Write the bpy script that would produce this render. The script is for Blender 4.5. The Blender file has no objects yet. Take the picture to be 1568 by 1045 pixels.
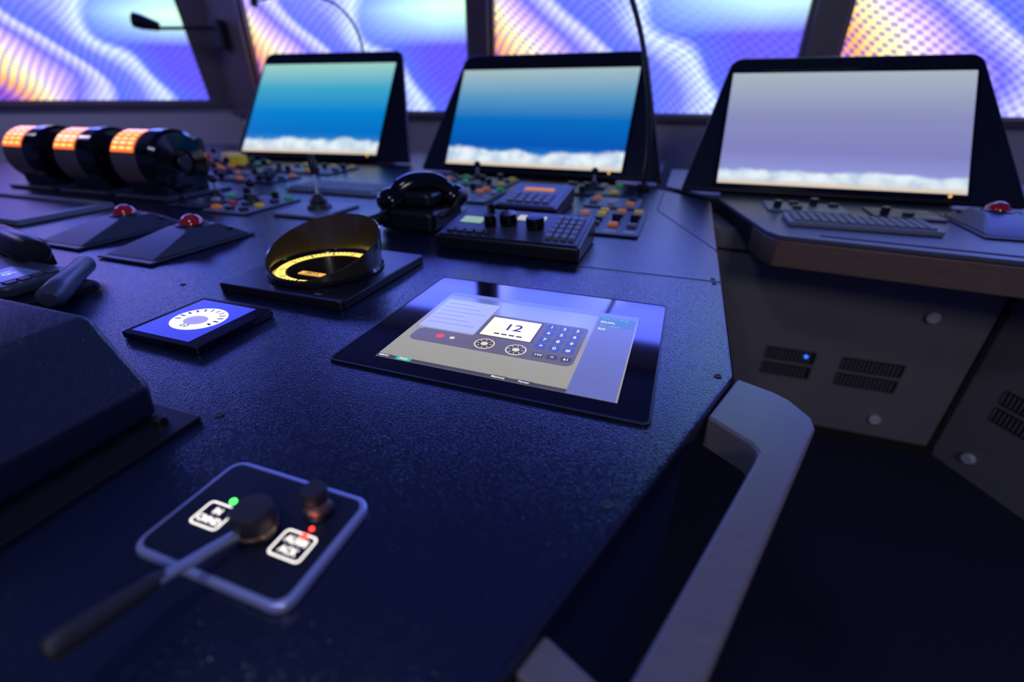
import bpy, bmesh, math, random
from mathutils import Vector, Matrix
random.seed(4)
DZ=0.78
scene=bpy.context.scene
scene.view_settings.view_transform='Standard'
# ------------------------------------------------------------------ materials
def newmat(name):
    m=bpy.data.materials.new(name); m.use_nodes=True
    nt=m.node_tree; b=nt.nodes['Principled BSDF']; return m,nt,b
def pm(name,col,rough=.5,metal=0,em=None,es=0,bump=None,noise=None,coat=0,spec=None,trans=0,bdet=2):
    m,nt,b=newmat(name)
    b.inputs['Base Color'].default_value=(*col,1); b.inputs['Roughness'].default_value=rough
    b.inputs['Metallic'].default_value=metal
    if spec is not None: b.inputs['Specular IOR Level'].default_value=spec
    if coat: b.inputs['Coat Weight'].default_value=coat; b.inputs['Coat Roughness'].default_value=.08
    if trans: b.inputs['Transmission Weight'].default_value=trans
    if em: b.inputs['Emission Color'].default_value=(*em,1); b.inputs['Emission Strength'].default_value=es
    tc=nt.nodes.new('ShaderNodeTexCoord')
    if bump:
        n=nt.nodes.new('ShaderNodeTexNoise'); n.inputs['Scale'].default_value=bump[0]; n.inputs['Detail'].default_value=bdet
        bp=nt.nodes.new('ShaderNodeBump'); bp.inputs['Strength'].default_value=bump[1]; bp.inputs['Distance'].default_value=bump[2]
        nt.links.new(tc.outputs['Object'],n.inputs['Vector']); nt.links.new(n.outputs['Fac'],bp.inputs['Height']); nt.links.new(bp.outputs['Normal'],b.inputs['Normal'])
    if noise:
        sc,c2,strx=noise
        mp=nt.nodes.new('ShaderNodeMapping'); mp.inputs['Scale'].default_value=strx
        n=nt.nodes.new('ShaderNodeTexNoise'); n.inputs['Scale'].default_value=sc; n.inputs['Detail'].default_value=5
        mx=nt.nodes.new('ShaderNodeMix'); mx.data_type='RGBA'
        mx.inputs['A'].default_value=(*col,1); mx.inputs['B'].default_value=(*c2,1)
        nt.links.new(tc.outputs['Object'],mp.inputs['Vector']); nt.links.new(mp.outputs[0],n.inputs['Vector'])
        nt.links.new(n.outputs['Fac'],mx.inputs['Factor']); nt.links.new(mx.outputs['Result'],b.inputs['Base Color'])
    return m
def emi(name,col,s=1.0,r=.25):
    return pm(name,(0.01,0.01,0.01),r,em=col,es=s)
M={}
M['desk']=pm('desk_powdercoat',(.003,.007,.028),.21,bump=(460,1.0,.00055),noise=(30,(.005,.010,.036),(1,1,1)),spec=1.0,bdet=1)
M['desk2']=pm('desk_side_coat',(.012,.024,.065),.4,bump=(430,.4,.0006))
M['console']=pm('console_grey',(.09,.105,.15),.32,bump=(460,.8,.0004))
M['blk']=pm('black_plastic',(.008,.009,.014),.33,bump=(400,.1,.0004))
M['blkgloss']=pm('black_gloss',(.004,.004,.006),.10)
M['glass']=pm('black_glass',(.003,.003,.010),.06,spec=.7)
M['rubber']=pm('rubber',(.028,.026,.032),.45)
M['metal']=pm('anodized_rim',(.50,.56,.95),.35,.55,bump=(900,.1,.0003))
M['steel']=pm('steel',(.55,.58,.72),.35,.7)
M['copper']=pm('copper_collar',(.45,.25,.20),.3,.7)
M['panel']=pm('button_panel',(.045,.055,.090),.38,bump=(600,.1,.0005))
M['lpanel']=pm('light_panel',(.20,.24,.33),.4,bump=(600,.1,.0005))
M['wood']=pm('wood_trim',(.24,.15,.11),.42,noise=(14,(.14,.09,.07),(1,12,12)))
M['rail']=pm('rail_brushed',(.25,.22,.235),.36,noise=(25,(.14,.13,.155),(1,14,14)),bump=(60,.15,.0005))
M['cab']=pm('cabinet_panel',(.23,.22,.23),.55,noise=(5,(.19,.185,.195),(1,1,1)))
M['cabdark']=pm('cabinet_gap',(.012,.012,.015),.8)
M['carpet']=pm('carpet',(.007,.010,.036),.95,bump=(400,.8,.004),noise=(120,(.014,.018,.060),(1,1,1)))
M['wall']=pm('wall_paint',(.60,.57,.64),.6,bump=(80,.05,.001))
M['frame']=pm('window_frame',(.14,.10,.12),.45)
M['ceil']=pm('ceiling_paint',(.08,.08,.10),.8,bump=(30,.1,.002))
M['key']=pm('key_black',(.03,.032,.04),.4)
M['keyl']=pm('key_grey',(.16,.18,.22),.4)
M['redball']=pm('red_ball',(.35,.008,.01),.10,coat=1,em=(.5,.01,.01),es=.06)
M['red']=emi('led_red',(1,.03,.02),5); M['green']=emi('led_green',(.05,1,.08),5); M['white']=emi('lit_white',(1,.93,.90),1.8)
M['bluel']=emi('led_blue',(.03,.15,1),2.0)
M['orange']=emi('lit_orange',(1,.16,.02),1.4); M['orangeb']=emi('lit_orange_mark',(1,.55,.18),2.0)
M['amber']=emi('lit_amber',(1,.50,.10),1.1); M['yellow']=emi('ring_yellow',(1,.68,.13),2.0)
M['yel']=pm('yellow_cap',(.7,.55,.03),.4,em=(.7,.5,.02),es=.12); M['redcap']=pm('red_cap',(.5,.03,.02),.4,em=(.6,.03,.02),es=.08)
M['grncap']=pm('green_cap',(.03,.4,.1),.4,em=(.02,.5,.1),es=.12); M['ora']=pm('orange_cap',(.6,.2,.03),.4,em=(.9,.25,.03),es=.18)
M['whitecap']=pm('white_cap',(.6,.62,.65),.4)

# ------------------------------------------------------------------ geometry
def group(name,loc):
    e=bpy.data.objects.new(name,None); scene.collection.objects.link(e); e.location=loc; e.empty_display_size=.05; return e
def link(ob,par):
    scene.collection.objects.link(ob)
    if par is not None:
        ob.parent=par; ob.matrix_parent_inverse=Matrix.Translation(par.location).inverted()
def mesh(name,V,F,mat,par=None,bev=0,seg=2,T=None,smooth=True,uv=None,ang=35):
    me=bpy.data.meshes.new(name)
    if T is not None: V=[T@Vector(v) for v in V]
    me.from_pydata([tuple(v) for v in V],[],F); me.update()
    bm=bmesh.new(); bm.from_mesh(me); 
    if uv is None: bmesh.ops.recalc_face_normals(bm,faces=bm.faces)
    bm.to_mesh(me); bm.free()
    if uv:
        l=me.uv_layers.new(name='UVMap')
        for i,c in enumerate(uv): l.data[i].uv=c
    if smooth and len(F)>1:
        for p in me.polygons: p.use_smooth=True
        me.set_sharp_from_angle(angle=math.radians(ang))
    me.materials.append(mat)
    ob=bpy.data.objects.new(name,me); link(ob,par)
    if bev:
        b=ob.modifiers.new('bev','BEVEL'); b.width=bev; b.segments=seg; b.limit_method='ANGLE'; b.angle_limit=math.radians(30); b.harden_normals=True
    return ob
def prism(name,poly,z0,z1,mat,par=None,bev=0,T=None,top=None,seg=2):
    n=len(poly); top=top or poly
    V=[(x,y,z0) for x,y in poly]+[(x,y,z1) for x,y in top]
    F=[list(range(n))[::-1],list(range(n,2*n))]+[[i,(i+1)%n,n+(i+1)%n,n+i] for i in range(n)]
    return mesh(name,V,F,mat,par,bev,seg,T)
def box(name,x0,x1,y0,y1,z0,z1,mat,par=None,bev=0,T=None):
    return prism(name,[(x0,y0),(x1,y0),(x1,y1),(x0,y1)],z0,z1,mat,par,bev,T)
def rrect(x0,x1,y0,y1,r,n=6):
    P=[]
    for cx,cy,a in ((x1-r,y0+r,-90),(x1-r,y1-r,0),(x0+r,y1-r,90),(x0+r,y0+r,180)):
        for i in range(n+1):
            t=math.radians(a+90*i/n); P.append((cx+r*math.cos(t),cy+r*math.sin(t)))
    return P
def lathe(name,prof,c,mat,par=None,seg=32,T=None,axis='z'):
    V=[];F=[];n=len(prof)
    for i in range(seg):
        a=2*math.pi*i/seg
        for r,z in prof:
            p=(r*math.cos(a),r*math.sin(a),z)
            if axis=='x': p=(p[2],p[0],p[1])
            if axis=='y': p=(p[0],p[2],p[1])
            V.append((c[0]+p[0],c[1]+p[1],c[2]+p[2]))
    for i in range(seg):
        j=(i+1)%seg
        for k in range(n-1): F.append([i*n+k,j*n+k,j*n+k+1,i*n+k+1])
    if prof[0][0]>1e-6: F.append([i*n for i in range(seg)][::-1])
    if prof[-1][0]>1e-6: F.append([i*n+n-1 for i in range(seg)])
    ob=mesh(name,V,F,mat,par,T=T)
    bm=bmesh.new(); bm.from_mesh(ob.data); bmesh.ops.remove_doubles(bm,verts=bm.verts,dist=1e-6); bmesh.ops.recalc_face_normals(bm,faces=bm.faces); bm.to_mesh(ob.data); bm.free()
    ob.data.set_sharp_from_angle(angle=math.radians(40))
    return ob
def cyl(name,c,r,h,mat,par=None,axis='z',r2=None,b=.15,seg=28,T=None):
    r2=r if r2 is None else r2; e=min(r,r2,abs(h))*b; e2=e if h>0 else -e
    return lathe(name,[(0,0),(r-e,0),(r,e2),(r2,h-e2),(r2-e,h),(0,h)],c,mat,par,seg,T,axis)
def sphere(name,c,r,mat,par=None,sz=1.0,T=None):
    return lathe(name,[(r*math.sin(math.pi*i/14),-r*sz*math.cos(math.pi*i/14)) for i in range(15)],c,mat,par,24,T)
def tube(name,pts,r,mat,par=None,cyclic=False,poly=False,res=12):
    cu=bpy.data.curves.new(name,'CURVE'); cu.dimensions='3D'; cu.bevel_depth=r; cu.bevel_resolution=4; cu.resolution_u=res; cu.use_fill_caps=True
    if poly:
        s=cu.splines.new('POLY'); s.points.add(len(pts)-1)
        for p,q in zip(s.points,pts): p.co=(*q,1)
    else:
        s=cu.splines.new('BEZIER'); s.bezier_points.add(len(pts)-1)
        for p,q in zip(s.bezier_points,pts): p.co=q; p.handle_left_type=p.handle_right_type='AUTO'
    s.use_cyclic_u=cyclic
    o=bpy.data.objects.new(name,cu); me=bpy.data.meshes.new_from_object(o)
    me.materials.clear(); me.materials.append(mat)
    for p in me.polygons: p.use_smooth=True
    ob=bpy.data.objects.new(name,me); link(ob,par); bpy.data.objects.remove(o); return ob
def text(name,s,size,loc,mat,par=None,T=None,ax='CENTER',bold=.012):
    cu=bpy.data.curves.new(name,'FONT'); cu.body=s; cu.size=size; cu.align_x=ax; cu.align_y='CENTER'; cu.extrude=.0001; cu.offset=size*bold
    o=bpy.data.objects.new(name,cu); me=bpy.data.meshes.new_from_object(o); bpy.data.objects.remove(o)
    me.materials.clear(); me.materials.append(mat)
    me.transform((T if T is not None else Matrix())@Matrix.Translation(loc))
    ob=bpy.data.objects.new(name,me); link(ob,par); return ob
def grid(name,x0,x1,y0,y1,nx,ny,z,h,mat,par=None,gap=.18,T=None):
    V=[];F=[];dx=(x1-x0)/nx;dy=(y1-y0)/ny
    for i in range(nx):
        for j in range(ny):
            a=x0+dx*(i+gap/2);b=x0+dx*(i+1-gap/2);c=y0+dy*(j+gap/2);d=y0+dy*(j+1-gap/2);k=len(V);s=.12
            ex=dx*s*.5;ey=dy*s*.5
            V+=[(a,c,z),(b,c,z),(b,d,z),(a,d,z),(a+ex,c+ey,z+h),(b-ex,c+ey,z+h),(b-ex,d-ey,z+h),(a+ex,d-ey,z+h)]
            F+=[[k+4,k+5,k+6,k+7],[k,k+1,k+5,k+4],[k+1,k+2,k+6,k+5],[k+2,k+3,k+7,k+6],[k+3,k,k+4,k+7],[k+3,k+2,k+1,k]]
    return mesh(name,V,F,mat,par,T=T,smooth=False)
def ringpoly(name,outer,inner,z0,z1,mat,par=None,T=None):
    n=len(outer)
    V=[(x,y,z0) for x,y in outer]+[(x,y,z0) for x,y in inner]+[(x,y,z1) for x,y in outer]+[(x,y,z1) for x,y in inner]
    F=[]
    for i in range(n):
        j=(i+1)%n
        F+=[[2*n+i,2*n+j,3*n+j,3*n+i],[i,n+i,n+j,j],[i,j,2*n+j,2*n+i],[n+i,3*n+i,3*n+j,n+j]]
    return mesh(name,V,F,mat,par,T=T)

# ------------------------------------------------------------------ room
floor=box('floor',-6.6,3.6,-2.6,3.6,-.1,0,M['carpet'])
box('ceiling',-6.6,3.6,-2.6,3.6,2.45,2.55,M['ceil'])
box('wall_back',-6.6,3.6,-2.7,-2.6,0,2.45,M['wall'])
box('wall_right',3.5,3.6,-2.6,3.6,0,2.45,M['wall'])
box('wall_left',-6.6,-6.5,-2.6,2.0,0,2.45,M['wall'])
YW=3.4; SZ=1.0; HZ=2.25
wf=group('wall_front',(-1,YW,0))
box('below_sill',-3.75,3.5,YW,YW+.12,0,SZ-.02,M['wall'],wf)
box('header',-3.75,3.5,YW,YW+.12,HZ,2.45,M['wall'],wf)
for i,(a,b) in enumerate([(-3.80,-3.50),(-1.53,-1.38),(.53,.69),(2.6,3.5)]):
    box('post_%d'%i,a,b,YW-.03,YW+.12,SZ-.02,HZ,M['frame'],wf,bev=.01)
box('trim_1',-3.78,3.5,YW-.06,YW-.001,SZ-.045,SZ-.005,M['frame'],None,bev=.006)
def frameT(p,q):
    d=(Vector(q)-Vector(p)); a=math.atan2(d.y,d.x); return Matrix.Translation((p[0],p[1],0))@Matrix.Rotation(a,4,'Z'), d.length
TF,LF=frameT((-6.5,1.55),(-3.78,3.42))
wl=group('wall_left_angled',(-5,2.5,0))
box('below_sill',0,LF,0,.12,0,1.05,M['wall'],wl,T=TF)
box('header',0,LF,0,.12,HZ,2.45,M['wall'],wl,T=TF)
prism('post',[(LF-.20,1.05),(LF+.02,1.05),(LF-.02,HZ),(LF-.30,HZ)],-.12,.03,M['frame'],wl,T=TF@Matrix.Rotation(math.radians(90),4,'X'),bev=.01)
box('trim_2',0,LF,-.05,-.001,1.02,1.06,M['frame'],None,T=TF,bev=.006)

def wave_mat():
    m,nt,b=newmat('led_wave_display'); N=nt.nodes; L=nt.links
    uvn=N.new('ShaderNodeUVMap'); sp=N.new('ShaderNodeSeparateXYZ'); L.new(uvn.outputs[0],sp.inputs[0])
    def mth(op,a,bb=None,c=None,clamp=False):
        n=N.new('ShaderNodeMath'); n.operation=op; n.use_clamp=clamp
        for i,v in enumerate((a,bb,c)):
            if v is None: continue
            if isinstance(v,(int,float)): n.inputs[i].default_value=v
            else: L.new(v,n.inputs[i])
        return n.outputs[0]
    u=sp.outputs[0]; v=sp.outputs[1]
    no=N.new('ShaderNodeTexNoise'); no.inputs['Scale'].default_value=2.0; no.inputs['Detail'].default_value=1; L.new(uvn.outputs[0],no.inputs['Vector'])
    nz=mth('SUBTRACT',no.outputs['Fac'],.5)
    s=mth('ADD',u,mth('MULTIPLY',v,.55)); s=mth('ADD',s,mth('MULTIPLY',nz,.40))
    s=mth('ADD',s,mth('MULTIPLY',mth('SINE',mth('ADD',mth('MULTIPLY',v,11),mth('MULTIPLY',u,5))),.04))
    cr=N.new('ShaderNodeValToRGB'); L.new(s,cr.inputs[0]); e=cr.color_ramp.elements
    stops=[(0,(.12,.04,.50)),(.12,(.30,.09,.50)),(.19,(1,.42,.05)),(.27,(1,.90,.38)),(.34,(.72,.52,.92)),(.43,(.15,.14,.85)),(.53,(.58,.60,1)),(.58,(.09,.14,.85)),(.70,(.15,.18,.90)),(.82,(.55,.68,1)),(.87,(.08,.13,.82)),(1,(.10,.08,.70))]
    e[0].position=0; e[0].color=(*stops[0][1],1); e[1].position=1; e[1].color=(*stops[-1][1],1)
    for p,c in stops[1:-1]:
        k=e.new(p); k.color=(*c,1)
    au=mth('MULTIPLY',mth('ADD',u,mth('MULTIPLY',nz,.25)),190.0); av=mth('MULTIPLY',mth('ADD',v,mth('MULTIPLY',s,.30)),150.0)
    d=mth('MULTIPLY',mth('SINE',mth('ADD',au,mth('MULTIPLY',av,.35))),mth('SINE',av))
    dots=mth('MULTIPLY_ADD',d,3.5,.30,clamp=True)
    purp=mth('MULTIPLY_ADD',s,-2.4,1.15,clamp=True)
    amt=mth('MULTIPLY_ADD',purp,.50,.46)
    mx=N.new('ShaderNodeMix'); mx.data_type='RGBA'; L.new(mth('MULTIPLY',dots,amt),mx.inputs['Factor']); L.new(cr.outputs[0],mx.inputs['A'])
    mx.inputs['B'].default_value=(.04,.025,.38,1)
    gv=mth('SUBTRACT',1.0,mth('ABSOLUTE',mth('MULTIPLY_ADD',v,5.5,-2.9)),clamp=True)
    g=mth('MULTIPLY',gv,mth('MULTIPLY_ADD',u,2.6,-1.25,clamp=True))
    m2=N.new('ShaderNodeMix'); m2.data_type='RGBA'; L.new(g,m2.inputs['Factor']); L.new(mx.outputs['Result'],m2.inputs['A']); m2.inputs['B'].default_value=(.55,1,.60,1)
    # added blue glow on the unseen pane tops, to feed the desk reflections
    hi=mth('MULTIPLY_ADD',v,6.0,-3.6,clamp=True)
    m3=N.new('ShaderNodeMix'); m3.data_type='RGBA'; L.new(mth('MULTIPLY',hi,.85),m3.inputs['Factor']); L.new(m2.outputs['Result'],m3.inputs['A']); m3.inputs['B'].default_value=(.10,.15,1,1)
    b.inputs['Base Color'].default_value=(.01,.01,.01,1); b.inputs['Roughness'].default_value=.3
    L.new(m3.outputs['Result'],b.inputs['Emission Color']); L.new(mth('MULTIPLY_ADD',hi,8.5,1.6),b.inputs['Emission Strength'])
    return m
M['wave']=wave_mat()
def window(name,x0,x1,z0,z1,y,T=None,u0=0,lean=0):
    loc=Vector(((x0+x1)/2,y,z0)); loc=(T@loc) if T is not None else loc
    g=group(name,loc)
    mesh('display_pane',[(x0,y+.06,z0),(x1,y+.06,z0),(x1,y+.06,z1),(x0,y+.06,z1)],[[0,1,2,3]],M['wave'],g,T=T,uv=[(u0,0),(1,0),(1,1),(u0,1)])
    fr=.025
    for nm,a in (('frame_l',(x0,x0+fr,z0,z1)),('frame_r',(x1-fr,x1,z0,z1)),('frame_b',(x0+fr,x1-fr,z0,z0+fr)),('frame_t',(x0+fr,x1-fr,z1-fr,z1))):
        box(nm,a[0],a[1],y+.01,y+.055,a[2],a[3],M['frame'],g,T=T,bev=.004)
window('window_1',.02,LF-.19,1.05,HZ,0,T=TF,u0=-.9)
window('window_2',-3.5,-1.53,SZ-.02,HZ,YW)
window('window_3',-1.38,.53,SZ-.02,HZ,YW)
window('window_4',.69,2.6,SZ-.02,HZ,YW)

# ------------------------------------------------------------------ main desk (top surface a hair under DZ)
DT=DZ-.0018
dk=group('bridge_console_desk',(-1.5,1,0))
top=[(.106,.570),(.106,1.765),(-.10,1.975),(-.10,2.85),(-3.5,2.85),(-3.5,-.35),(-.240,-.35)]
prism('desktop',top,DT-.030,DT,M['desk'],dk,bev=.008,seg=3)
body=[(.070,.585),(.070,1.745),(-.13,1.95),(-.13,2.82),(-3.46,2.82),(-3.46,-.32),(-.275,-.32)]
prism('carcass',body,0,DT-.030,M['desk2'],dk,bev=.004)
box('seam_cross',-.20,.106,.9305,.9335,DT,DT+.0006,M['cabdark'],dk)
prism('seam_diag',[(.106,1.140),(.106,1.146),(-.06,1.56),(-.063,1.555)],DT,DT+.0006,M['cabdark'],dk)
box('seam_rear',-.063,-.06,1.556,1.93,DT,DT+.0006,M['cabdark'],dk)
for i,(x,y) in enumerate([(-.017,.300),(.084,.562),(-.464,.554),(-.881,.566),(.090,.920),(-.457,.282),(.088,.945)]):
    lathe('screw_%d'%i,[(0,0),(.0050,0),(.0050,.0008),(.0035,.0014),(.002,.0006),(0,.0006)],(x,y,DT),M['rubber'],dk,20)

# hand rail
hr=group('handrail',(.1,.3,DZ))
rail=[(.109,.574),(.150,.556),(.166,.543),(.184,.512),(.184,.492),(.169,.453),(-.053,-.12),(-.092,-.12),(.114,.412),(.119,.428),(.113,.441),(.0705,.474)]
prism('rail_bar',rail,DZ-.050,DZ-.006,M['rail'],hr,bev=.004,seg=3)
prism('strut',[(-.040,.180),(.023,.152),(.012,.122),(-.052,.150)],DZ-.046,DZ-.010,M['rail'],hr,bev=.003)

# ------------------------------------------------------------------ touchscreen
ts=group('touchscreen_display',(-.2,.6,DZ))
prism('bezel_glass',rrect(-.420,.007,.427,.769,.008),DZ-.0016,DZ+.0005,M['glass'],ts,bev=.0004)
ringpoly('bezel_lip',rrect(-.423,.010,.424,.772,.010),rrect(-.420,.007,.427,.769,.008),DZ-.0016,DZ+.0012,M['blk'],ts)
def screenmat():
    m,nt,b=newmat('touch_ui_bg_reflection'); N=nt.nodes;L=nt.links
    uv=N.new('ShaderNodeUVMap'); sp=N.new('ShaderNodeSeparateXYZ'); L.new(uv.outputs[0],sp.inputs[0])
    cr=N.new('ShaderNodeValToRGB'); L.new(sp.outputs[1],cr.inputs[0]); e=cr.color_ramp.elements
    e[0].position=0; e[0].color=(.34,.33,.29,1); e[1].position=1; e[1].color=(.08,.12,.52,1)  # blue top stop paints a reflection into the screen's own glow
    k=e.new(.35); k.color=(.36,.35,.36,1); k=e.new(.7); k.color=(.24,.27,.55,1)
    b.inputs['Base Color'].default_value=(.01,.01,.01,1); b.inputs['Roughness'].default_value=.10; b.inputs['Specular IOR Level'].default_value=.7
    L.new(cr.outputs[0],b.inputs['Emission Color']); b.inputs['Emission Strength'].default_value=1
    return m
Z=DZ+.0007
def quad(name,x0,x1,y0,y1,z,mat,par): return mesh(name,[(x0,y0,z),(x1,y0,z),(x1,y1,z),(x0,y1,z)],[[0,1,2,3]],mat,par,uv=[(0,0),(1,0),(1,1),(0,1)])
quad('ui_background',-.366,-.031,.455,.704,Z,screenmat(),ts)
U={}
U['lav']=emi('ui_lavender',(.40,.45,.82),1); U['dark']=emi('ui_dark',(.06,.055,.07),1); U['mid']=emi('ui_mid',(.13,.115,.13),1)
U['cream']=emi('ui_cream',(1,.90,.62),1.2); U['btn']=emi('ui_button',(.05,.09,.38),1); U['ink']=emi('ui_ink',(.01,.01,.03),1)
U['gold']=emi('ui_gold',(.8,.7,.45),1); U['red']=emi('ui_red',(.8,.06,.05),1); U['bar']=emi('ui_bar',(.15,.19,.55),1); U['grn']=emi('ui_green',(.05,.5,.35),1)
U['wh']=emi('ui_white',(.9,.88,.95),1); U['blue']=emi('ui_blue',(.10,.14,.85),1)
def flat(name,poly,z,mat,par): return mesh(name,[(x,y,z) for x,y in poly],[list(range(len(poly)))],mat,par,uv=[(0,0)]*len(poly))
flat('ui_status_bar',rrect(-.366,-.031,.690,.704,.0005),Z+.0002,U['bar'],ts)
flat('ui_left_pane',rrect(-.358,-.262,.560,.672,.003),Z+.0002,U['lav'],ts)
flat('ui_right_pane',rrect(-.094,-.033,.455,.690,.001),Z+.0002,emi('ui_pane_r',(.14,.16,.45),1),ts)
flat('ui_control_strip',rrect(-.352,-.100,.515,.556,.012),Z+.0003,U['mid'],ts)
flat('ui_phone_panel',rrect(-.262,-.100,.520,.636,.006),Z+.00025,U['mid'],ts)
flat('ui_number_frame',rrect(-.257,-.171,.561,.631,.002),Z+.0004,U['dark'],ts)
flat('ui_number_box',rrect(-.255,-.174,.564,.628,.001),Z+.0005,U['cream'],ts)
text('ui_number','12',.030,(-.212,.599,Z+.0006),U['ink'],ts)
for i in range(4): flat('ui_caption_%d'%i,rrect(-.235+i*.012,-.226+i*.012,.572,.576,.0005),Z+.0006,U['ink'],ts)
k=0
for i in range(3):
    for j in range(4):
        cx=-.156+i*.0205; cy=.622-j*.0215
        flat('ui_key_%d'%k,rrect(cx-.0085,cx+.0085,cy-.0085,cy+.0085,.004),Z+.0005,U['btn'] ,ts)
        text('ui_keylabel_%d'%k,'123456789*0#'[j*3+i],.011,(cx,cy,Z+.0006),U['wh'],ts); k+=1
for i,(x,y,r) in enumerate([(-.2355,.5375,.0155),(-.186,.5355,.0155)]):
    P=lambda R:[(x+R*math.cos(a*math.pi/12),y+R*math.sin(a*math.pi/12)) for a in range(24)]
    flat('ui_dial_%d'%i,P(r),Z+.0005,U['gold'],ts); flat('ui_dial_in_%d'%i,P(r*.86),Z+.0006,U['dark'],ts); flat('ui_dial_hub_%d'%i,P(r*.35),Z+.0007,U['gold'],ts)
    for a in range(8):
        t=a*math.pi/4; c,s=math.cos(t),math.sin(t); q=[(x+c*r*.5-s*.0006,y+s*r*.5+c*.0006),(x+c*r*.78-s*.0006,y+s*r*.78+c*.0006),(x+c*r*.78+s*.0006,y+s*r*.78-c*.0006),(x+c*r*.5+s*.0006,y+s*r*.5-c*.0006)]
        flat('ui_tick_%d_%d'%(i,a),q[::-1],Z+.0007,U['gold'],ts)
flat('ui_red_dot',[(-.308+.007*math.cos(a*.5236),.538+.007*math.sin(a*.5236)) for a in range(12)],Z+.0006,U['red'],ts)
flat('ui_gold_dot',[(-.288+.004*math.cos(a*.5236),.538+.004*math.sin(a*.5236)) for a in range(12)],Z+.0006,U['gold'],ts)
for i,x in enumerate((-.152,-.132,-.112)): flat('ui_soft_%d'%i,rrect(x-.008,x+.008,.526,.538,.003),Z+.0006,U['dark'],ts); text('ui_softl_%d'%i,['1W','<','61'][i],.008,(x,.532,Z+.0007),U['wh'],ts)
flat('ui_bottom_bar',rrect(-.366,-.094,.455,.463,.0005),Z+.0003,U['dark'],ts)
for i,x in enumerate((-.356,-.325,-.185,-.150)):
    flat('ui_tab_%d'%i,rrect(x-.010,x+.013,.4555,.4635,.001),Z+.0005,U['grn'] if i==1 else U['dark'],ts); text('ui_tabl_%d'%i,['MENU','TALK','Memory','Power'][i],.0055,(x+.001,.4595,Z+.0007),U['wh'],ts)
flat('ui_side_card',rrect(-.091,-.036,.655,.688,.002),Z+.0003,emi('ui_card',(.07,.16,.38),1),ts)
for i in range(4): text('ui_side_text_%d'%i,['CH 12 VHF','DUAL','TX 25W','RX'][i],.009,(-.088,.682-i*.013,Z+.0005),U['grn'] if i%2==0 else U['wh'],ts,ax='LEFT')
for i in range(6): flat('ui_line_%d'%i,rrect(-.352,-.352+.05+.03*((i*7)%3)/2,.655-i*.015,.6565-i*.015,.0005),Z+.0004,U['bar'],ts)

# ------------------------------------------------------------------ small gauge display
sd=group('gauge_display',(-.68,.45,DZ))
prism('glass_body',rrect(-.757,-.603,.374,.514,.004),DZ-.001,DZ+.010,M['glass'],sd,bev=.0015)
flat('gauge_screen',rrect(-.747,-.630,.384,.505,.001),DZ+.0103,emi('gauge_blue',(.035,.045,.70),1),sd)
cx,cy=-.685,.446
arc=[(cx+.044*math.cos(math.radians(a)),cy+.038*math.sin(math.radians(a))) for a in range(0,360,10)]
flat('gauge_arc',arc,DZ+.0105,emi('gauge_white',(.90,.88,1),1.3),sd)
arc=[(cx+.020*math.cos(math.radians(a)),cy-.006+.015*math.sin(math.radians(a))) for a in range(0,360,10)]
flat('gauge_face',arc,DZ+.0107,emi('gauge_inner',(.35,.32,.8),1),sd)
for i,a in enumerate(range(-20,201,20)):
    t=math.radians(a); c,s=math.cos(t),math.sin(t)*.86; r0,r1,w=.030,.040,.0018
    flat('tick_%d'%i,[(cx+c*r0+s*w,cy+s*r0-c*w),(cx+c*r1+s*w,cy+s*r1-c*w),(cx+c*r1-s*w,cy+s*r1+c*w),(cx+c*r0-s*w,cy+s*r0+c*w)],DZ+.0108,U['ink'],sd)
text('gauge_value','0.0',.012,(cx,cy-.026,DZ+.0109),U['ink'],sd)

# ------------------------------------------------------------------ lever control panel (rounded plate)
lv=group('tiller_control_panel',(-.29,.18,DZ))
px0,px1,py0,py1=-.366,-.211,.122,.228
prism('rim',rrect(px0,px1,py0,py1,.014,8),DZ-.0016,DZ+.008,M['metal'],lv,bev=.0030,seg=3)
prism('face',rrect(px0+.0052,px1-.0052,py0+.0052,py1-.0052,.010,8),DZ+.0075,DZ+.0086,pm('panel_navy',(.010,.014,.035),.35),lv,bev=.0004)
zf=DZ+.0088
def lit_button(n,cx,cy,w,h,l1,l2,led,ledpos):
    ringpoly(n+'_outline',rrect(cx-w/2,cx+w/2,cy-h/2,cy+h/2,.004),rrect(cx-w/2+.0013,cx+w/2-.0013,cy-h/2+.0013,cy+h/2-.0013,.003),zf-.0003,zf+.0002,M['white'],lv)
    text(n+'_l1',l1,.0080,(cx,cy+.0040,zf),M['white'],lv,bold=.025); text(n+'_l2',l2,.0080,(cx,cy-.0050,zf),M['white'],lv,bold=.025)
    cyl(n+'_led',(ledpos[0],ledpos[1],zf-.0003),.0028,.0020,led,lv)
lit_button('take_button',-.3275,.168,.030,.024,'IN','CMND',M['green'],(-.3235,.1845))
lit_button('ack_button',-.243,.167,.031,.024,'ALRM','ACK',M['red'],(-.240,.1760))
cyl('ack_led_small',(-.2395,.1845,zf-.0003),.0018,.0014,M['red'],lv)
kx,ky=-.2785,.1685
lathe('knob_base',[(0,0),(.0155,0),(.0160,.002),(.0160,.006),(.0155,.008),(0,.008)],(kx,ky,zf-.0004),M['blk'],lv,36)
lathe('knob_body',[(0,.008),(.0150,.008),(.0160,.010),(.0160,.025),(.0145,.0275),(0,.028)],(kx,ky,zf-.0004),M['rubber'],lv,36)
lathe('knob_collar',[(.0155,.0068),(.0164,.0071),(.0164,.0092),(.0155,.0095)],(kx,ky,zf-.0004),M['copper'],lv,36)
def oriented(p,q):
    p=Vector(p);q=Vector(q);d=(q-p); z=d.normalized(); x=Vector((0,0,1)).cross(z).normalized(); y=z.cross(x)
    R=Matrix((x,y,z)).transposed().to_4x4(); return Matrix.Translation(p)@R,d.length
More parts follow.
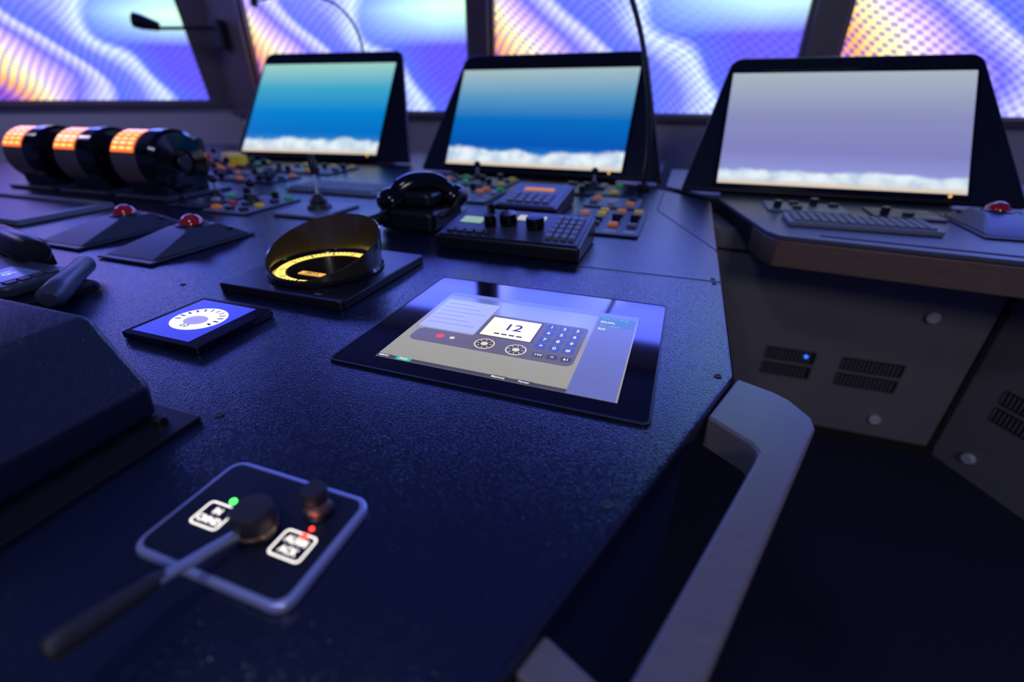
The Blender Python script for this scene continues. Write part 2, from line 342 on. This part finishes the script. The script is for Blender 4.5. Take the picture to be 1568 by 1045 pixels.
T,Lr=oriented((kx-.002,ky-.008,zf+.010),(-.2945,.099,zf+.021))
prism('lever_blade',rrect(-.0044,.0044,-.0024,.0024,.0015,3),0,Lr,M['steel'],lv,T=T,bev=.0005)
T2,Lh=oriented((-.2945,.105,zf+.0200),(-.3010,.046,zf+.030))
lathe('lever_handle',[(0,-.004),(.0045,-.003),(.0060,.004),(.0062,.012),(.0072,.022),(.0080,Lh*.8),(.0080,Lh-.003),(.0064,Lh),(0,Lh)],(0,0,0),M['rubber'],lv,24,T=T2)
k2=(-.2460,.2010,zf-.0004)
lathe('knob2_base',[(0,0),(.0125,0),(.0125,.003),(.0105,.004),(0,.004)],k2,M['blk'],lv,28)
lathe('knob2_collar',[(.0078,.004),(.0103,.005),(.0098,.013),(.0082,.0150)],k2,M['copper'],lv,28)
lathe('knob2_cap',[(0,.0135),(.0090,.0140),(.0106,.016),(.0108,.025),(.0095,.0275),(0,.028)],k2,M['rubber'],lv,28)

# ------------------------------------------------------------------ housing bottom-left
th=group('thruster_lever_housing',(-.8,.1,DZ))
prism('base_plate',[(-.467,-.25),(-.467,.268),(-1.02,.268),(-1.02,-.25)],DZ-.0016,DZ+.004,M['blk'],th,bev=.001)
prof=[(-.515,.004),(-.506,.046),(-.512,.054),(-.553,.116),(-.562,.120),(-.95,.120),(-1.0,.06),(-1.0,.004)]
V=[(x,-.22,DZ+z) for x,z in prof]+[(x,.256,DZ+z) for x,z in prof]; n=len(prof)
mesh('housing_body',V,[list(range(n)),list(range(n,2*n))[::-1]]+[[i,(i+1)%n,n+(i+1)%n,n+i] for i in range(n)],pm('housing_coat',(.010,.016,.045),.30,bump=(460,1.0,.0006),spec=1.0,bdet=1),th,bev=.007,seg=3)
cyl('latch_screw',(-.498,.245,DZ+.004),.007,.008,M['blk'],th)

# ------------------------------------------------------------------ compass repeater
cp=group('compass_repeater',(-.65,.7,DZ))
prism('base_plate',rrect(-.787,-.507,.566,.846,.010),DZ-.0016,DZ+.015,M['blk'],cp,bev=.003)
cx,cy,R=-.645,.700,.103
lathe('bezel_ring',[(R+.006,.0),(R+.008,.004),(R+.004,.010),(R-.003,.011),(R-.008,.004),(R-.008,0)],(cx,cy,DZ+.015),M['blkgloss'],cp,64)
def hood():
    seg=72; V=[];F=[]
    for i in range(seg):
        a=2*math.pi*i/seg; t=(math.sin(a)+1)/2; hgt=.008+.076*(t**.85)
        for r,z in ((R+.004,.006),(R+.004+hgt*.08,hgt),(R+.001+hgt*.08,hgt+.0015),(R-.002,.004)):
            V.append((cx+r*math.cos(a),cy+r*math.sin(a),DZ+.015+z))
    for i in range(seg):
        j=(i+1)%seg
        for k in range(3): F.append([i*4+k,j*4+k,j*4+k+1,i*4+k+1])
        F.append([i*4+3,j*4+3,j*4,i*4])
    mesh('sun_hood',V,F,pm('hood_gloss_black',(.045,.036,.018),.20,coat=.8),cp,ang=60)
hood()
cyl('dial_face',(cx,cy,DZ+.015),R-.006,.003,M['glass'],cp,seg=64)
def arcring(name,r0,r1,z,mat,n=96):
    P=lambda r:[(cx+r*math.cos(2*math.pi*i/n),cy+r*math.sin(2*math.pi*i/n)) for i in range(n)]
    ringpoly(name,P(r1),P(r0),z,z+.0006,mat,cp)
arcring('lit_scale',.078,.095,DZ+.0182,M['yellow'])
V=[];F=[]
for i in range(60):
    a=2*math.pi*i/60; c,s=math.cos(a),math.sin(a); r0=.077 if i%5==0 else .082; r1=.0915; w=.0026 if i%5==0 else .0015; k=len(V)
    V+=[(cx+c*r0+s*w,cy+s*r0-c*w,DZ+.0192),(cx+c*r1+s*w,cy+s*r1-c*w,DZ+.0192),(cx+c*r1-s*w,cy+s*r1+c*w,DZ+.0192),(cx+c*r0-s*w,cy+s*r0+c*w,DZ+.0192)]; F.append([k,k+1,k+2,k+3])
mesh('scale_ticks',V,F,U['ink'],cp,smooth=False)
flat('heading_readout',rrect(cx-.028,cx+.028,cy-.052,cy-.036,.002),DZ+.0190,M['amber'],cp)
text('heading_digits','287.5',.014,(cx,cy-.044,DZ+.0194),U['ink'],cp)
text('plate_label','000',.010,(-.57,.583,DZ+.0151),M['lpanel'],cp)

# ------------------------------------------------------------------ trackballs
def trackball(x,y,z=DZ,name='trackball',s=1.0):
    g=group(name,(x,y,z))
    def S(pts): return [(x+a*s,y+b*s) for a,b in pts]
    prism('mount_plate',S([(-.085,-.175),(.085,-.175),(.085,.105),(-.085,.105)]),z,z+.005,M['panel'],g,bev=.0015)
    base=S([(-.080,-.165),(.080,-.165),(.080,.098),(-.080,.098)]); t=S([(-.040,-.035),(.040,-.035),(.045,.045),(-.045,.045)])
    prism('palm_rest',base,z+.005,z+.040,M['panel'],g,top=t,bev=.006,seg=3)
    lathe('ball_socket',[(.038*s,0),(.036*s,.004),(.030*s,.006),(.028*s,.003)],(x,y+.005,z+.039),M['blk'],g,32)
    sphere('ball',(x,y+.005,z+.038),.028*s,M['redball'],g)
    for i,dx in enumerate((-.055,.055)): cyl('button_%d'%i,(x+dx*s,y+.055*s,z+.018),.010*s,.010,M['blk'],g)
trackball(-1.13,.795); trackball(-1.40,.815)

# ------------------------------------------------------------------ left radio handset unit
rh=group('radio_handset',(-1.1,.45,DZ))
prism('cradle',rrect(-1.50,-1.00,.37,.50,.012),DZ,DZ+.015,M['blk'],rh,bev=.004)
prism('body',rrect(-1.48,-1.045,.38,.495,.02),DZ+.015,DZ+.036,M['panel'],rh,bev=.007,seg=3)
flat('lcd',rrect(-1.17,-1.085,.40,.46,.003),DZ+.0366,emi('lcd_blue',(.03,.05,.22),1),rh)
text('lcd_text','16',.03,(-1.13,.43,DZ+.0372),emi('lcd_text',(.35,.5,1),1),rh)
grid('keys',-1.078,-1.055,.395,.475,1,4,DZ+.0355,.003,M['key'],rh)
T,Lx=oriented((-1.09,.53,DZ+.026),(-.955,.395,DZ+.024))
lathe('hand_grip',[(0,-.02),(.012,-.018),(.017,-.004),(.017,Lx*.4),(.020,Lx*.7),(.019,Lx-.01),(.012,Lx),(0,Lx+.001)],(0,0,0),M['panel'],rh,24,T=T)
T,Lx=oriented((-1.42,.56,DZ+.045),(-1.17,.50,DZ+.052))
lathe('speaker_cap',[(0,0),(.026,.004),(.030,.02),(.030,Lx-.02),(.024,Lx),(0,Lx+.002)],(0,0,0),M['blk'],rh,28,T=T)
box('speaker_post',-1.36,-1.24,.50,.56,DZ,DZ+.03,M['blk'],rh,bev=.004)

# ------------------------------------------------------------------ telegraph drums
def telegraph(x,y):
    g=group('engine_telegraph',(x,y,DZ)); zc=DZ+.112; r=.110
    prism('base',rrect(x-.145,x+.120,y-.13,y+.14,.012),DZ,DZ+.012,M['panel'],g,bev=.003)
    box('pedestal',x-.11,x+.07,y-.085,y+.085,DZ+.012,DZ+.06,M['blk'],g,bev=.006)
    lathe('scale_drum',[(0,-.135),(r-.012,-.135),(r-.006,-.130),(r-.006,-.005),(0,-.005)],(x,y,zc),M['drum'],g,56,axis='x')
    lathe('lever_disc',[(0,.0),(r-.006,.0),(r,.006),(r,.065),(r-.012,.078),(.045,.082),(.040,.074),(0,.074)],(x,y,zc),M['blkgloss'],g,56,axis='x')
    cyl('hub',(x+.074,y,zc),.026,.02,M['blk'],g,axis='x')
    V=[];F=[];n=12; A0=94; A1=158
    for i in range(n+1):
        a=math.radians(A0+(A1-A0)*i/n)
        for xx in (x-.127,x-.012): V.append((xx,y+(r-.0045)*math.cos(a),zc+(r-.0045)*math.sin(a)))
    for i in range(n): F.append([2*i,2*i+1,2*i+3,2*i+2])
    mesh('lit_scale',V,F,M['orange'],g)
    V=[];F=[]
    for i in range(6):
        for j,(xa,xb) in enumerate(((x-.120,x-.094),(x-.084,x-.056),(x-.046,x-.020))):
            a0=math.radians(98+i*10); a1=a0+math.radians(4.5); k=len(V)
            for a,xx in ((a0,xa),(a0,xb),(a1,xb),(a1,xa)): V.append((xx,y+(r-.0035)*math.cos(a),zc+(r-.0035)*math.sin(a)))
            F.append([k,k+1,k+2,k+3])
    mesh('lit_marks',V,F,M['orangeb'],g,smooth=False)
    box('handle_stem',x+.02,x+.07,y+.085,y+.115,zc+.02,zc+.075,M['blk'],g,bev=.008)
M['drum']=pm('drum_grey',(.18,.13,.12),.4)
for x in (-1.775,-2.085,-2.395): telegraph(x,1.24)

tr=group('document_tray',(-2.1,.85,DZ))
ringpoly('tray_rim',rrect(-2.5,-1.74,.74,1.00,.01),rrect(-2.47,-1.77,.77,.97,.008),DZ,DZ+.014,M['lpanel'],tr)
prism('tray_mat',rrect(-2.47,-1.77,.77,.97,.008),DZ,DZ+.004,M['blk'],tr)

# ------------------------------------------------------------------ telephone handset with cord
ph=group('telephone_handset',(-.68,1.13,DZ))
prism('cradle',rrect(-.765,-.595,1.05,1.24,.02),DZ,DZ+.055,M['blk'],ph,bev=.014,seg=3)
prism('cradle_rest',rrect(-.735,-.620,1.09,1.21,.02),DZ+.055,DZ+.095,M['blk'],ph,bev=.014,seg=3)
tube('handle',[(-.735,1.10,DZ+.075),(-.712,1.12,DZ+.102),(-.675,1.15,DZ+.112),(-.638,1.18,DZ+.102),(-.615,1.20,DZ+.075)],.029,M['blkgloss'],ph)
sphere('earpiece',(-.738,1.093,DZ+.070),.044,M['blkgloss'],ph,sz=.80)
sphere('mouthpiece',(-.610,1.207,DZ+.070),.043,M['blkgloss'],ph,sz=.80)
pts=[]
for i in range(420):
    t=i/419; a=t*30*2*math.pi
    bx=-.72-.15*t+.03*math.sin(t*5); by=1.03-.06*math.sin(t*3.1); bz=DZ+.045-.027*t
    pts.append((bx,by+.013*math.cos(a),bz+.013*math.sin(a)))
tube('coiled_cord',pts,.0035,M['blk'],ph,poly=True)
tube('cord_loop',[(-.60,1.20,DZ+.06),(-.568,1.17,DZ+.09),(-.575,1.12,DZ+.05),(-.62,1.08,DZ+.03)],.007,M['blk'],ph)

# ------------------------------------------------------------------ VHF control panel
vh=group('vhf_radio_panel',(-.35,1.04,DZ))
def wedge(name,x0,x1,y0,y1,z,h0,h1,mat,par,bev=.004):
    V=[(x0,y0,z),(x1,y0,z),(x1,y1,z),(x0,y1,z),(x0,y0,z+h0),(x1,y0,z+h0),(x1,y1,z+h1),(x0,y1,z+h1)]
    return mesh(name,V,[[3,2,1,0],[4,5,6,7],[0,1,5,4],[1,2,6,5],[2,3,7,6],[3,0,4,7]],mat,par,bev)
wedge('body',-.535,-.185,.945,1.135,DZ,.032,.060,M['blk'],vh,.006)
a=math.atan2(.028,.19); TV=Matrix.Translation((-.535,.945,DZ+.032))@Matrix.Rotation(a,4,'X')
prism('faceplate',rrect(.008,.342,.010,.182,.006),0,.002,M['panel'],vh,T=TV)
prism('lcd',rrect(.03,.085,.085,.12,.002),.002,.004,emi('lcd_green',(.35,.60,.42),.7,.5),vh,T=TV)
prism('label_strip',rrect(.165,.235,.125,.155,.002),.002,.004,emi('lcd_pale',(.6,.65,.6),.8,.5),vh,T=TV)
for i,(x,y,r) in enumerate([(.115,.075,.015),(.155,.095,.022),(.225,.085,.022),(.09,.145,.010)]): cyl('knob_%d'%i,(x,y,.002),r,.028,M['blkgloss'],vh,T=TV)
grid('keypad',.262,.332,.03,.165,4,5,.002,.006,M['keyl'],vh,T=TV)
grid('soft_keys',.02,.14,.02,.045,5,1,.002,.005,M['key'],vh,T=TV)

b2=group('alarm_panel',(-.43,1.45,DZ))
wedge('body',-.535,-.335,1.32,1.56,DZ,.030,.060,M['blk'],b2,.006)
a2=math.atan2(.030,.24); TB=Matrix.Translation((-.535,1.32,DZ+.030))@Matrix.Rotation(a2,4,'X')
prism('faceplate',rrect(.01,.19,.012,.23,.006),0,.002,M['panel'],b2,T=TB)
prism('amber_display',rrect(.05,.15,.15,.18,.003),.002,.004,emi('disp_orange',(.9,.32,.10),.6,.7),b2,T=TB)
grid('buttons',.03,.17,.03,.12,5,3,.002,.006,M['keyl'],b2,T=TB)

def button_panel(x0,x1,y0,y1,seed,name='button_panel',stick=0,z=DZ,light=False,low=False):
    g=group(name,((x0+x1)/2,(y0+y1)/2,z)); rr=random.Random(seed)
    prism('plate',rrect(x0,x1,y0,y1,.008),z,z+.006,M['lpanel'] if light else M['panel'],g,bev=.0015)
    nx=max(2,int((x1-x0)/.05)); ny=max(2,int((y1-y0)/.055))
    for i in range(nx):
        for j in range(ny):
            cx=x0+(i+.5)*(x1-x0)/nx; cy=y0+(j+.5)*(y1-y0)/ny; t=rr.random()
            mt=rr.choice(['ora','grncap','yel','whitecap','redcap','keyl','keyl','key','key','key'])
            if low: mt='key'
            if t<.55: prism('cap_%d_%d'%(i,j),rrect(cx-.013,cx+.013,cy-.010,cy+.010,.003),z+.006,z+.016,M[mt],g,bev=.002)
            elif t<.8: cyl('knob_%d_%d'%(i,j),(cx,cy,z+.006),.012,.022,M['blk'],g)
            else: prism('label_%d_%d'%(i,j),rrect(cx-.015,cx+.015,cy-.005,cy+.005,.001),z+.006,z+.007,M['whitecap'],g)
    for s in range(stick):
        sx=x0+(s+.5)*(x1-x0)/stick; sy=(y0+y1)/2+.004
        lathe('boot_%d'%s,[(0,0),(.028,0),(.022,.012),(.010,.028),(0,.03)],(sx,sy,z+.006),M['rubber'],g,24)
        cyl('stick_%d'%s,(sx,sy,z+.03),.0055,.035,M['steel'],g); sphere('stick_knob_%d'%s,(sx,sy,z+.070),.014,M['blkgloss'],g)
    return g
button_panel(-.29,-.085,1.19,1.48,3)
button_panel(-.44,-.20,1.72,1.93,5,stick=1)
button_panel(-.98,-.66,1.76,1.95,7,stick=1,light=True)
button_panel(-.30,-.12,1.53,1.68,8,light=True)
button_panel(-.95,-.62,1.45,1.70,9)
button_panel(-2.05,-1.62,1.52,1.72,12,stick=2)
gp=button_panel(-2.60,-2.10,1.75,2.05,16,stick=1)
for i,(x,y,c) in enumerate([(-2.32,1.98,'yel'),(-2.20,1.90,'yel'),(-2.48,1.92,'redcap')]):
    prism('guard_cover_%d'%i,rrect(x-.045,x+.045,y-.03,y+.03,.008),DZ+.006,DZ+.055,M[c],gp,bev=.006)
button_panel(-1.95,-1.55,1.80,2.05,21)
button_panel(-1.42,-1.25,1.05,1.30,25,stick=1,light=True)
button_panel(-1.60,-1.46,1.07,1.33,27,stick=1)

def keyboard(x0,x1,y0,y1,z=DZ):
    g=group('keyboard',((x0+x1)/2,(y0+y1)/2,z))
    prism('tray',rrect(x0,x1,y0,y1,.006),z,z+.012,M['lpanel'],g,bev=.002)
    grid('keys',x0+.012,x1-.012,y0+.012,y1-.012,15,6,z+.012,.006,M['keyl'],g)
keyboard(-1.44,-1.04,1.42,1.60)

jy=group('joystick',(-1.07,1.18,DZ))
prism('plate',rrect(-1.17,-.99,1.08,1.28,.01),DZ,DZ+.008,M['lpanel'],jy,bev=.002)
lathe('boot',[(0,0),(.038,0),(.036,.008),(.026,.018),(.028,.024),(.018,.036),(.010,.045),(0,.045)],(-1.07,1.18,DZ+.008),M['rubber'],jy,32)
T,Lj=oriented((-1.07,1.18,DZ+.045),(-1.085,1.20,DZ+.165))
lathe('shaft',[(0,0),(.005,0),(.0045,Lj*.55),(.0045,Lj*.6),(0,Lj*.6)],(0,0,0),M['steel'],jy,20,T=T)
lathe('grip',[(0,Lj*.5),(.007,Lj*.52),(.010,Lj*.7),(.011,Lj*.9),(.008,Lj),(0,Lj+.002)],(0,0,0),M['blk'],jy,24,T=T)

# ------------------------------------------------------------------ monitors
def monmat(name,stops,snow,st=1.0,seed=0):
    m,nt,b=newmat(name); N=nt.nodes;L=nt.links
    uv=N.new('ShaderNodeUVMap'); sp=N.new('ShaderNodeSeparateXYZ'); L.new(uv.outputs[0],sp.inputs[0])
    cr=N.new('ShaderNodeValToRGB'); L.new(sp.outputs[1],cr.inputs[0]); e=cr.color_ramp.elements
    e[0].position=stops[0][0]; e[0].color=(*stops[0][1],1); e[1].position=stops[-1][0]; e[1].color=(*stops[-1][1],1)
    for p,c in stops[1:-1]: k=e.new(p); k.color=(*c,1)
    mp=N.new('ShaderNodeMapping'); mp.inputs['Scale'].default_value=(3.0,1.5,1); mp.inputs['Location'].default_value=(seed,seed,0); L.new(uv.outputs[0],mp.inputs[0])
    no=N.new('ShaderNodeTexNoise'); no.inputs['Scale'].default_value=1.5; no.inputs['Detail'].default_value=3; L.new(mp.outputs[0],no.inputs['Vector'])
    a=N.new('ShaderNodeMath'); a.operation='MULTIPLY_ADD'; L.new(no.outputs['Fac'],a.inputs[0]); a.inputs[1].default_value=.22; a.inputs[2].default_value=snow-.11
    d=N.new('ShaderNodeMath'); d.operation='SUBTRACT'; L.new(a.outputs[0],d.inputs[0]); L.new(sp.outputs[1],d.inputs[1])
    k=N.new('ShaderNodeMath'); k.operation='MULTIPLY'; k.use_clamp=True; L.new(d.outputs[0],k.inputs[0]); k.inputs[1].default_value=28
    no2=N.new('ShaderNodeTexNoise'); no2.inputs['Scale'].default_value=4; L.new(mp.outputs[0],no2.inputs['Vector'])
    c2=N.new('ShaderNodeValToRGB'); L.new(no2.outputs['Fac'],c2.inputs[0]); c2.color_ramp.elements[0].position=.3; c2.color_ramp.elements[0].color=(.45,.58,.75,1); c2.color_ramp.elements[1].position=.6; c2.color_ramp.elements[1].color=(.80,.90,.95,1)
    mx=N.new('ShaderNodeMix'); mx.data_type='RGBA'; L.new(k.outputs[0],mx.inputs['Factor']); L.new(cr.outputs[0],mx.inputs['A']); L.new(c2.outputs[0],mx.inputs['B'])
    w=N.new('ShaderNodeMath'); w.operation='MULTIPLY_ADD'; w.use_clamp=True; L.new(sp.outputs[1],w.inputs[0]); w.inputs[1].default_value=-22; w.inputs[2].default_value=1.3
    m3=N.new('ShaderNodeMix'); m3.data_type='RGBA'; L.new(w.outputs[0],m3.inputs['Factor']); L.new(mx.outputs['Result'],m3.inputs['A']); m3.inputs['B'].default_value=(.70,.58,.48,1)
    b.inputs['Base Color'].default_value=(.01,.01,.01,1); b.inputs['Roughness'].default_value=.3
    L.new(m3.outputs['Result'],b.inputs['Emission Color']); b.inputs['Emission Strength'].default_value=st
    return m
def monitor(x,y,zb,yaw,tilt,W,H,fl,fr,tp,mat):
    T=Matrix.Translation((x,y,zb))@Matrix.Rotation(math.radians(yaw),4,'Z')@Matrix.Rotation(math.radians(90-tilt),4,'X')
    g=group('monitor',(x,y,DZ))
    th_=.028; ct=math.cos(math.radians(tilt)); st=math.sin(math.radians(tilt))
    lo=-(zb-DZ-th_*st-.002)/ct
    tlw=.018; r=.05
    P=[(-fl,lo),(W+fr,lo)]
    for i in range(7):
        t=math.radians(10+80*i/6); P.append((W+tlw-r+r*math.cos(t)+0.01,H+tp-r+r*math.sin(t)))
    for i in range(7):
        t=math.radians(90+80*i/6); P.append((-tlw+r+r*math.cos(t),H+tp-r+r*math.sin(t)))
    prism('front_bezel',P,-th_,-.004,M['housing'],g,bev=.006,T=T)
    box('screen_frame',-.012,W+.012,-.014,H+.012,-.006,.002,M['blkgloss'],g,bev=.002,T=T)
    mesh('screen',[(0,0,.0028),(W,0,.0028),(W,H,.0028),(0,H,.0028)],[[0,1,2,3]],mat,g,T=T,uv=[(0,0),(1,0),(1,1),(0,1)])
    a=T@Vector((.02,lo,-th_)); b=T@Vector((W-.02,lo,-th_)); c=T@Vector((W-.05,H*.8,-th_)); d=T@Vector((.05,H*.8,-th_))
    z0=DZ+.001
    V=[(a.x,a.y,z0),(b.x,b.y,z0),(c.x,c.y,z0),(d.x,d.y,z0),tuple(a),tuple(b),tuple(c),tuple(d)]
    mesh('rear_support',V,[[3,2,1,0],[4,5,6,7],[0,1,5,4],[1,2,6,5],[2,3,7,6],[3,0,4,7]],M['blk'],g)
    p=T@Vector((W*.94,-.008,.004)); sphere('power_led',tuple(p),.005,M['amber'],g)
M['housing']=pm('monitor_housing',(.008,.011,.024),.33,bump=(430,.15,.0006))
mA=monmat('desktop_a',[(0,(.05,.35,.7)),(.22,(.0,.16,.56)),(.45,(.0,.22,.62)),(.72,(.05,.38,.58)),(1,(.34,.64,.58))],.17,seed=0)
mB=monmat('desktop_b',[(0,(.02,.3,.75)),(.22,(.0,.09,.46)),(.48,(.0,.15,.52)),(.72,(.10,.32,.54)),(1,(.38,.52,.55))],.17,seed=3.3)
mC=monmat('desktop_c',[(0,(.32,.36,.8)),(.3,(.22,.22,.52)),(.6,(.25,.27,.50)),(1,(.40,.47,.54))],.14,seed=7.1)
monitor(-2.444,2.164,.82,5.7,38.4,.86,.571,.05,.20,.085,mA)
monitor(-1.075,2.07,.82,-1.2,32.3,.826,.461,.13,.17,.08,mB)
monitor(.119,1.908,.82,.5,36.5,.748,.443,.12,.16,.07,mC)

# ------------------------------------------------------------------ gooseneck lamps
gn=group('gooseneck_lamp',(-.14,1.93,DZ))
cyl('base',(-.14,1.90,DZ),.03,.02,M['blk'],gn)
tube('stem',[(-.14,1.90,DZ+.015),(-.1386,1.90,.924),(-.180,1.90,1.177),(-.255,1.90,1.384),(-.36,1.88,1.56),(-.48,1.85,1.66)],.009,M['blk'],gn)
cyl('lamp_head',(-.49,1.845,1.635),.03,.05,M['blk'],gn)
g2=group('gooseneck_lamp',(-1.95,2.78,DZ))
cyl('base',(-1.95,2.78,DZ),.03,.02,M['blk'],g2)
tube('stem',[(-1.95,2.78,DZ+.015),(-1.95,2.78,1.3),(-2.03,2.78,1.52),(-2.30,2.78,1.64),(-2.70,2.78,1.63)],.007,M['blk'],g2)
cyl('lamp_head',(-2.72,2.78,1.60),.022,.05,M['blk'],g2)
cm=group('clip_lamp',(-3.7,3.3,1.6))
box('clamp',-3.72,-3.64,3.29,3.365,1.44,1.64,M['blk'],cm,bev=.01)
T,Lc=oriented((-3.68,3.30,1.58),(-3.92,2.95,1.55)); lathe('arm',[(0,0),(.012,0),(.012,Lc),(0,Lc)],(0,0,0),M['blk'],cm,16,T=T)
T,Lc=oriented((-3.86,2.98,1.56),(-4.00,2.90,1.60)); lathe('head',[(0,0),(.03,.01),(.050,Lc*.7),(.050,Lc),(0,Lc)],(0,0,0),M['blk'],cm,24,T=T)

# ------------------------------------------------------------------ right console
rc=group('side_console',(1,1.7,0))
ctop=[(.125,1.86),(.235,1.40),(.262,1.352),(1.9,1.15),(1.9,2.55),(-.06,2.55),(-.06,2.03)]
prism('console_top',ctop,DZ-.013,DZ-.001,M['console'],rc,bev=.003)
prism('wood_ledge',[(.235,1.40),(.262,1.350),(1.9,1.148),(1.9,1.34),(.30,1.54),(.215,1.50)],DZ-.085,DZ-.0135,M['wood'],rc,bev=.004)
prism('underside',[(.14,1.85),(.22,1.5),(.30,1.54),(1.9,1.34),(1.9,2.5),(-.03,2.5),(-.03,2.05)],DZ-.06,DZ-.0135,M['cabdark'],rc)
prism('gap_strip',[(.36,1.372),(1.9,1.182),(1.9,1.197),(.36,1.387)],DZ-.001,DZ-.0002,M['cabdark'],rc)
cabp=[(.12,1.635),(.964,1.645),(1.175,1.262),(1.9,1.24),(1.9,2.4),(-.02,2.4),(-.02,2.06)]
prism('cabinet',cabp,.0,DZ-.06,M['cab'],rc)
box('panel_seam',.12,.963,1.628,1.634,DZ-.13,DZ-.123,M['cabdark'],rc)
box('corner_seam',.950,.966,1.634,1.644,0,DZ-.06,M['cabdark'],rc)
box('kick',.12,.96,1.62,1.634,0,.03,M['cabdark'],rc)
def vents(x0,x1,z0,z1,T=None):
    for j in range(2):
        zz=z0+j*(z1-z0)*.55
        box('vent_plate_%d'%j,x0,x1,-.004,0,zz,zz+(z1-z0)*.42,M['cabdark'],rc,T=T)
        for i in range(int((x1-x0)/.012)): box('vent_slot',x0+i*.012+.002,x0+i*.012+.005,-.006,-.004,zz+.004,zz+(z1-z0)*.42-.004,M['cab'],rc,T=T)
TC=Matrix.Translation((0,1.636,0))
vents(.375,.53,.215,.325,TC); vents(.61,.785,.215,.325,TC)
for i,(x,z) in enumerate([(.793,.50),(.768,.10)]): cyl('door_knob_%d'%i,(x,1.64,z),.018,-.016,M['whitecap'],rc,axis='y')
sphere('blue_led',(.50,1.628,.305),.006,M['bluel'],rc)
TW,LW=frameT((.964,1.645),(1.175,1.262)); 
vents(.10,.30,.22,.33,TW)
cyl('door_knob_w',(.11,0.0,.07),.018,-.016,M['whitecap'],rc,axis='y',T=TW)

keyboard(.30,.66,1.47,1.60)
button_panel(.56,.74,1.66,1.80,33,low=True)
trackball(.835,1.66)
button_panel(.27,.50,1.66,1.80,37,light=True,low=True)

# ------------------------------------------------------------------ lights
def area(name,loc,target,size,power,col,sy=None):
    l=bpy.data.lights.new(name,'AREA'); l.energy=power; l.color=col; l.size=size
    if sy: l.shape='RECTANGLE'; l.size_y=sy
    o=bpy.data.objects.new(name,l); o.location=loc
    d=Vector(target)-Vector(loc); o.rotation_euler=d.to_track_quat('-Z','Y').to_euler(); scene.collection.objects.link(o)
area('fill_blue_wash',(-1.2,.0,2.42),(-1.2,.0,0),7,9,(.12,.22,1),3.5)  # added fill with no fixture behind it; gives the desk its navy cast
area('ceiling_downlight',(-.6,-.25,2.4),(-.5,.0,0),.3,5,(.62,.70,1))
area('fill_aisle',(1.0,-1.6,2.2),(.9,1.5,.4),.5,10,(1,.90,.90))  # added unseen warm fill for the cabinets and rail
area('fill_front_cyan',(.6,2.9,2.4),(.2,1.2,.8),.5,3,(.35,1,.85))  # added unseen fill; tints the rear right of the desk cyan-green
area('fill_left_wall',(-4.6,1.2,2.4),(-3.9,3.0,.8),.5,12,(.66,.62,1))  # added unseen fill that lifts the wall under the left window
w=bpy.data.worlds.new('world'); scene.world=w; w.use_nodes=True
w.node_tree.nodes['Background'].inputs[0].default_value=(.02,.03,.10,1); w.node_tree.nodes['Background'].inputs[1].default_value=.5
# ------------------------------------------------------------------ camera
yaw=math.radians(19.7); th_=math.atan((522.5-148)/697.0)
fw=Vector((-math.sin(yaw)*math.cos(th_),math.cos(yaw)*math.cos(th_),-math.sin(th_))); rt=Vector((math.cos(yaw),math.sin(yaw),0)); up=rt.cross(fw)
cd=bpy.data.cameras.new('camera'); co=bpy.data.objects.new('camera',cd); scene.collection.objects.link(co)
mw=Matrix((rt,up,-fw)).transposed().to_4x4(); mw.translation=(0,0,1.10); co.matrix_world=mw
cd.sensor_width=36; cd.lens=36*697/1568; cd.clip_start=.01
cd.dof.use_dof=True; cd.dof.focus_distance=.66; cd.dof.aperture_fstop=1.8
scene.camera=co
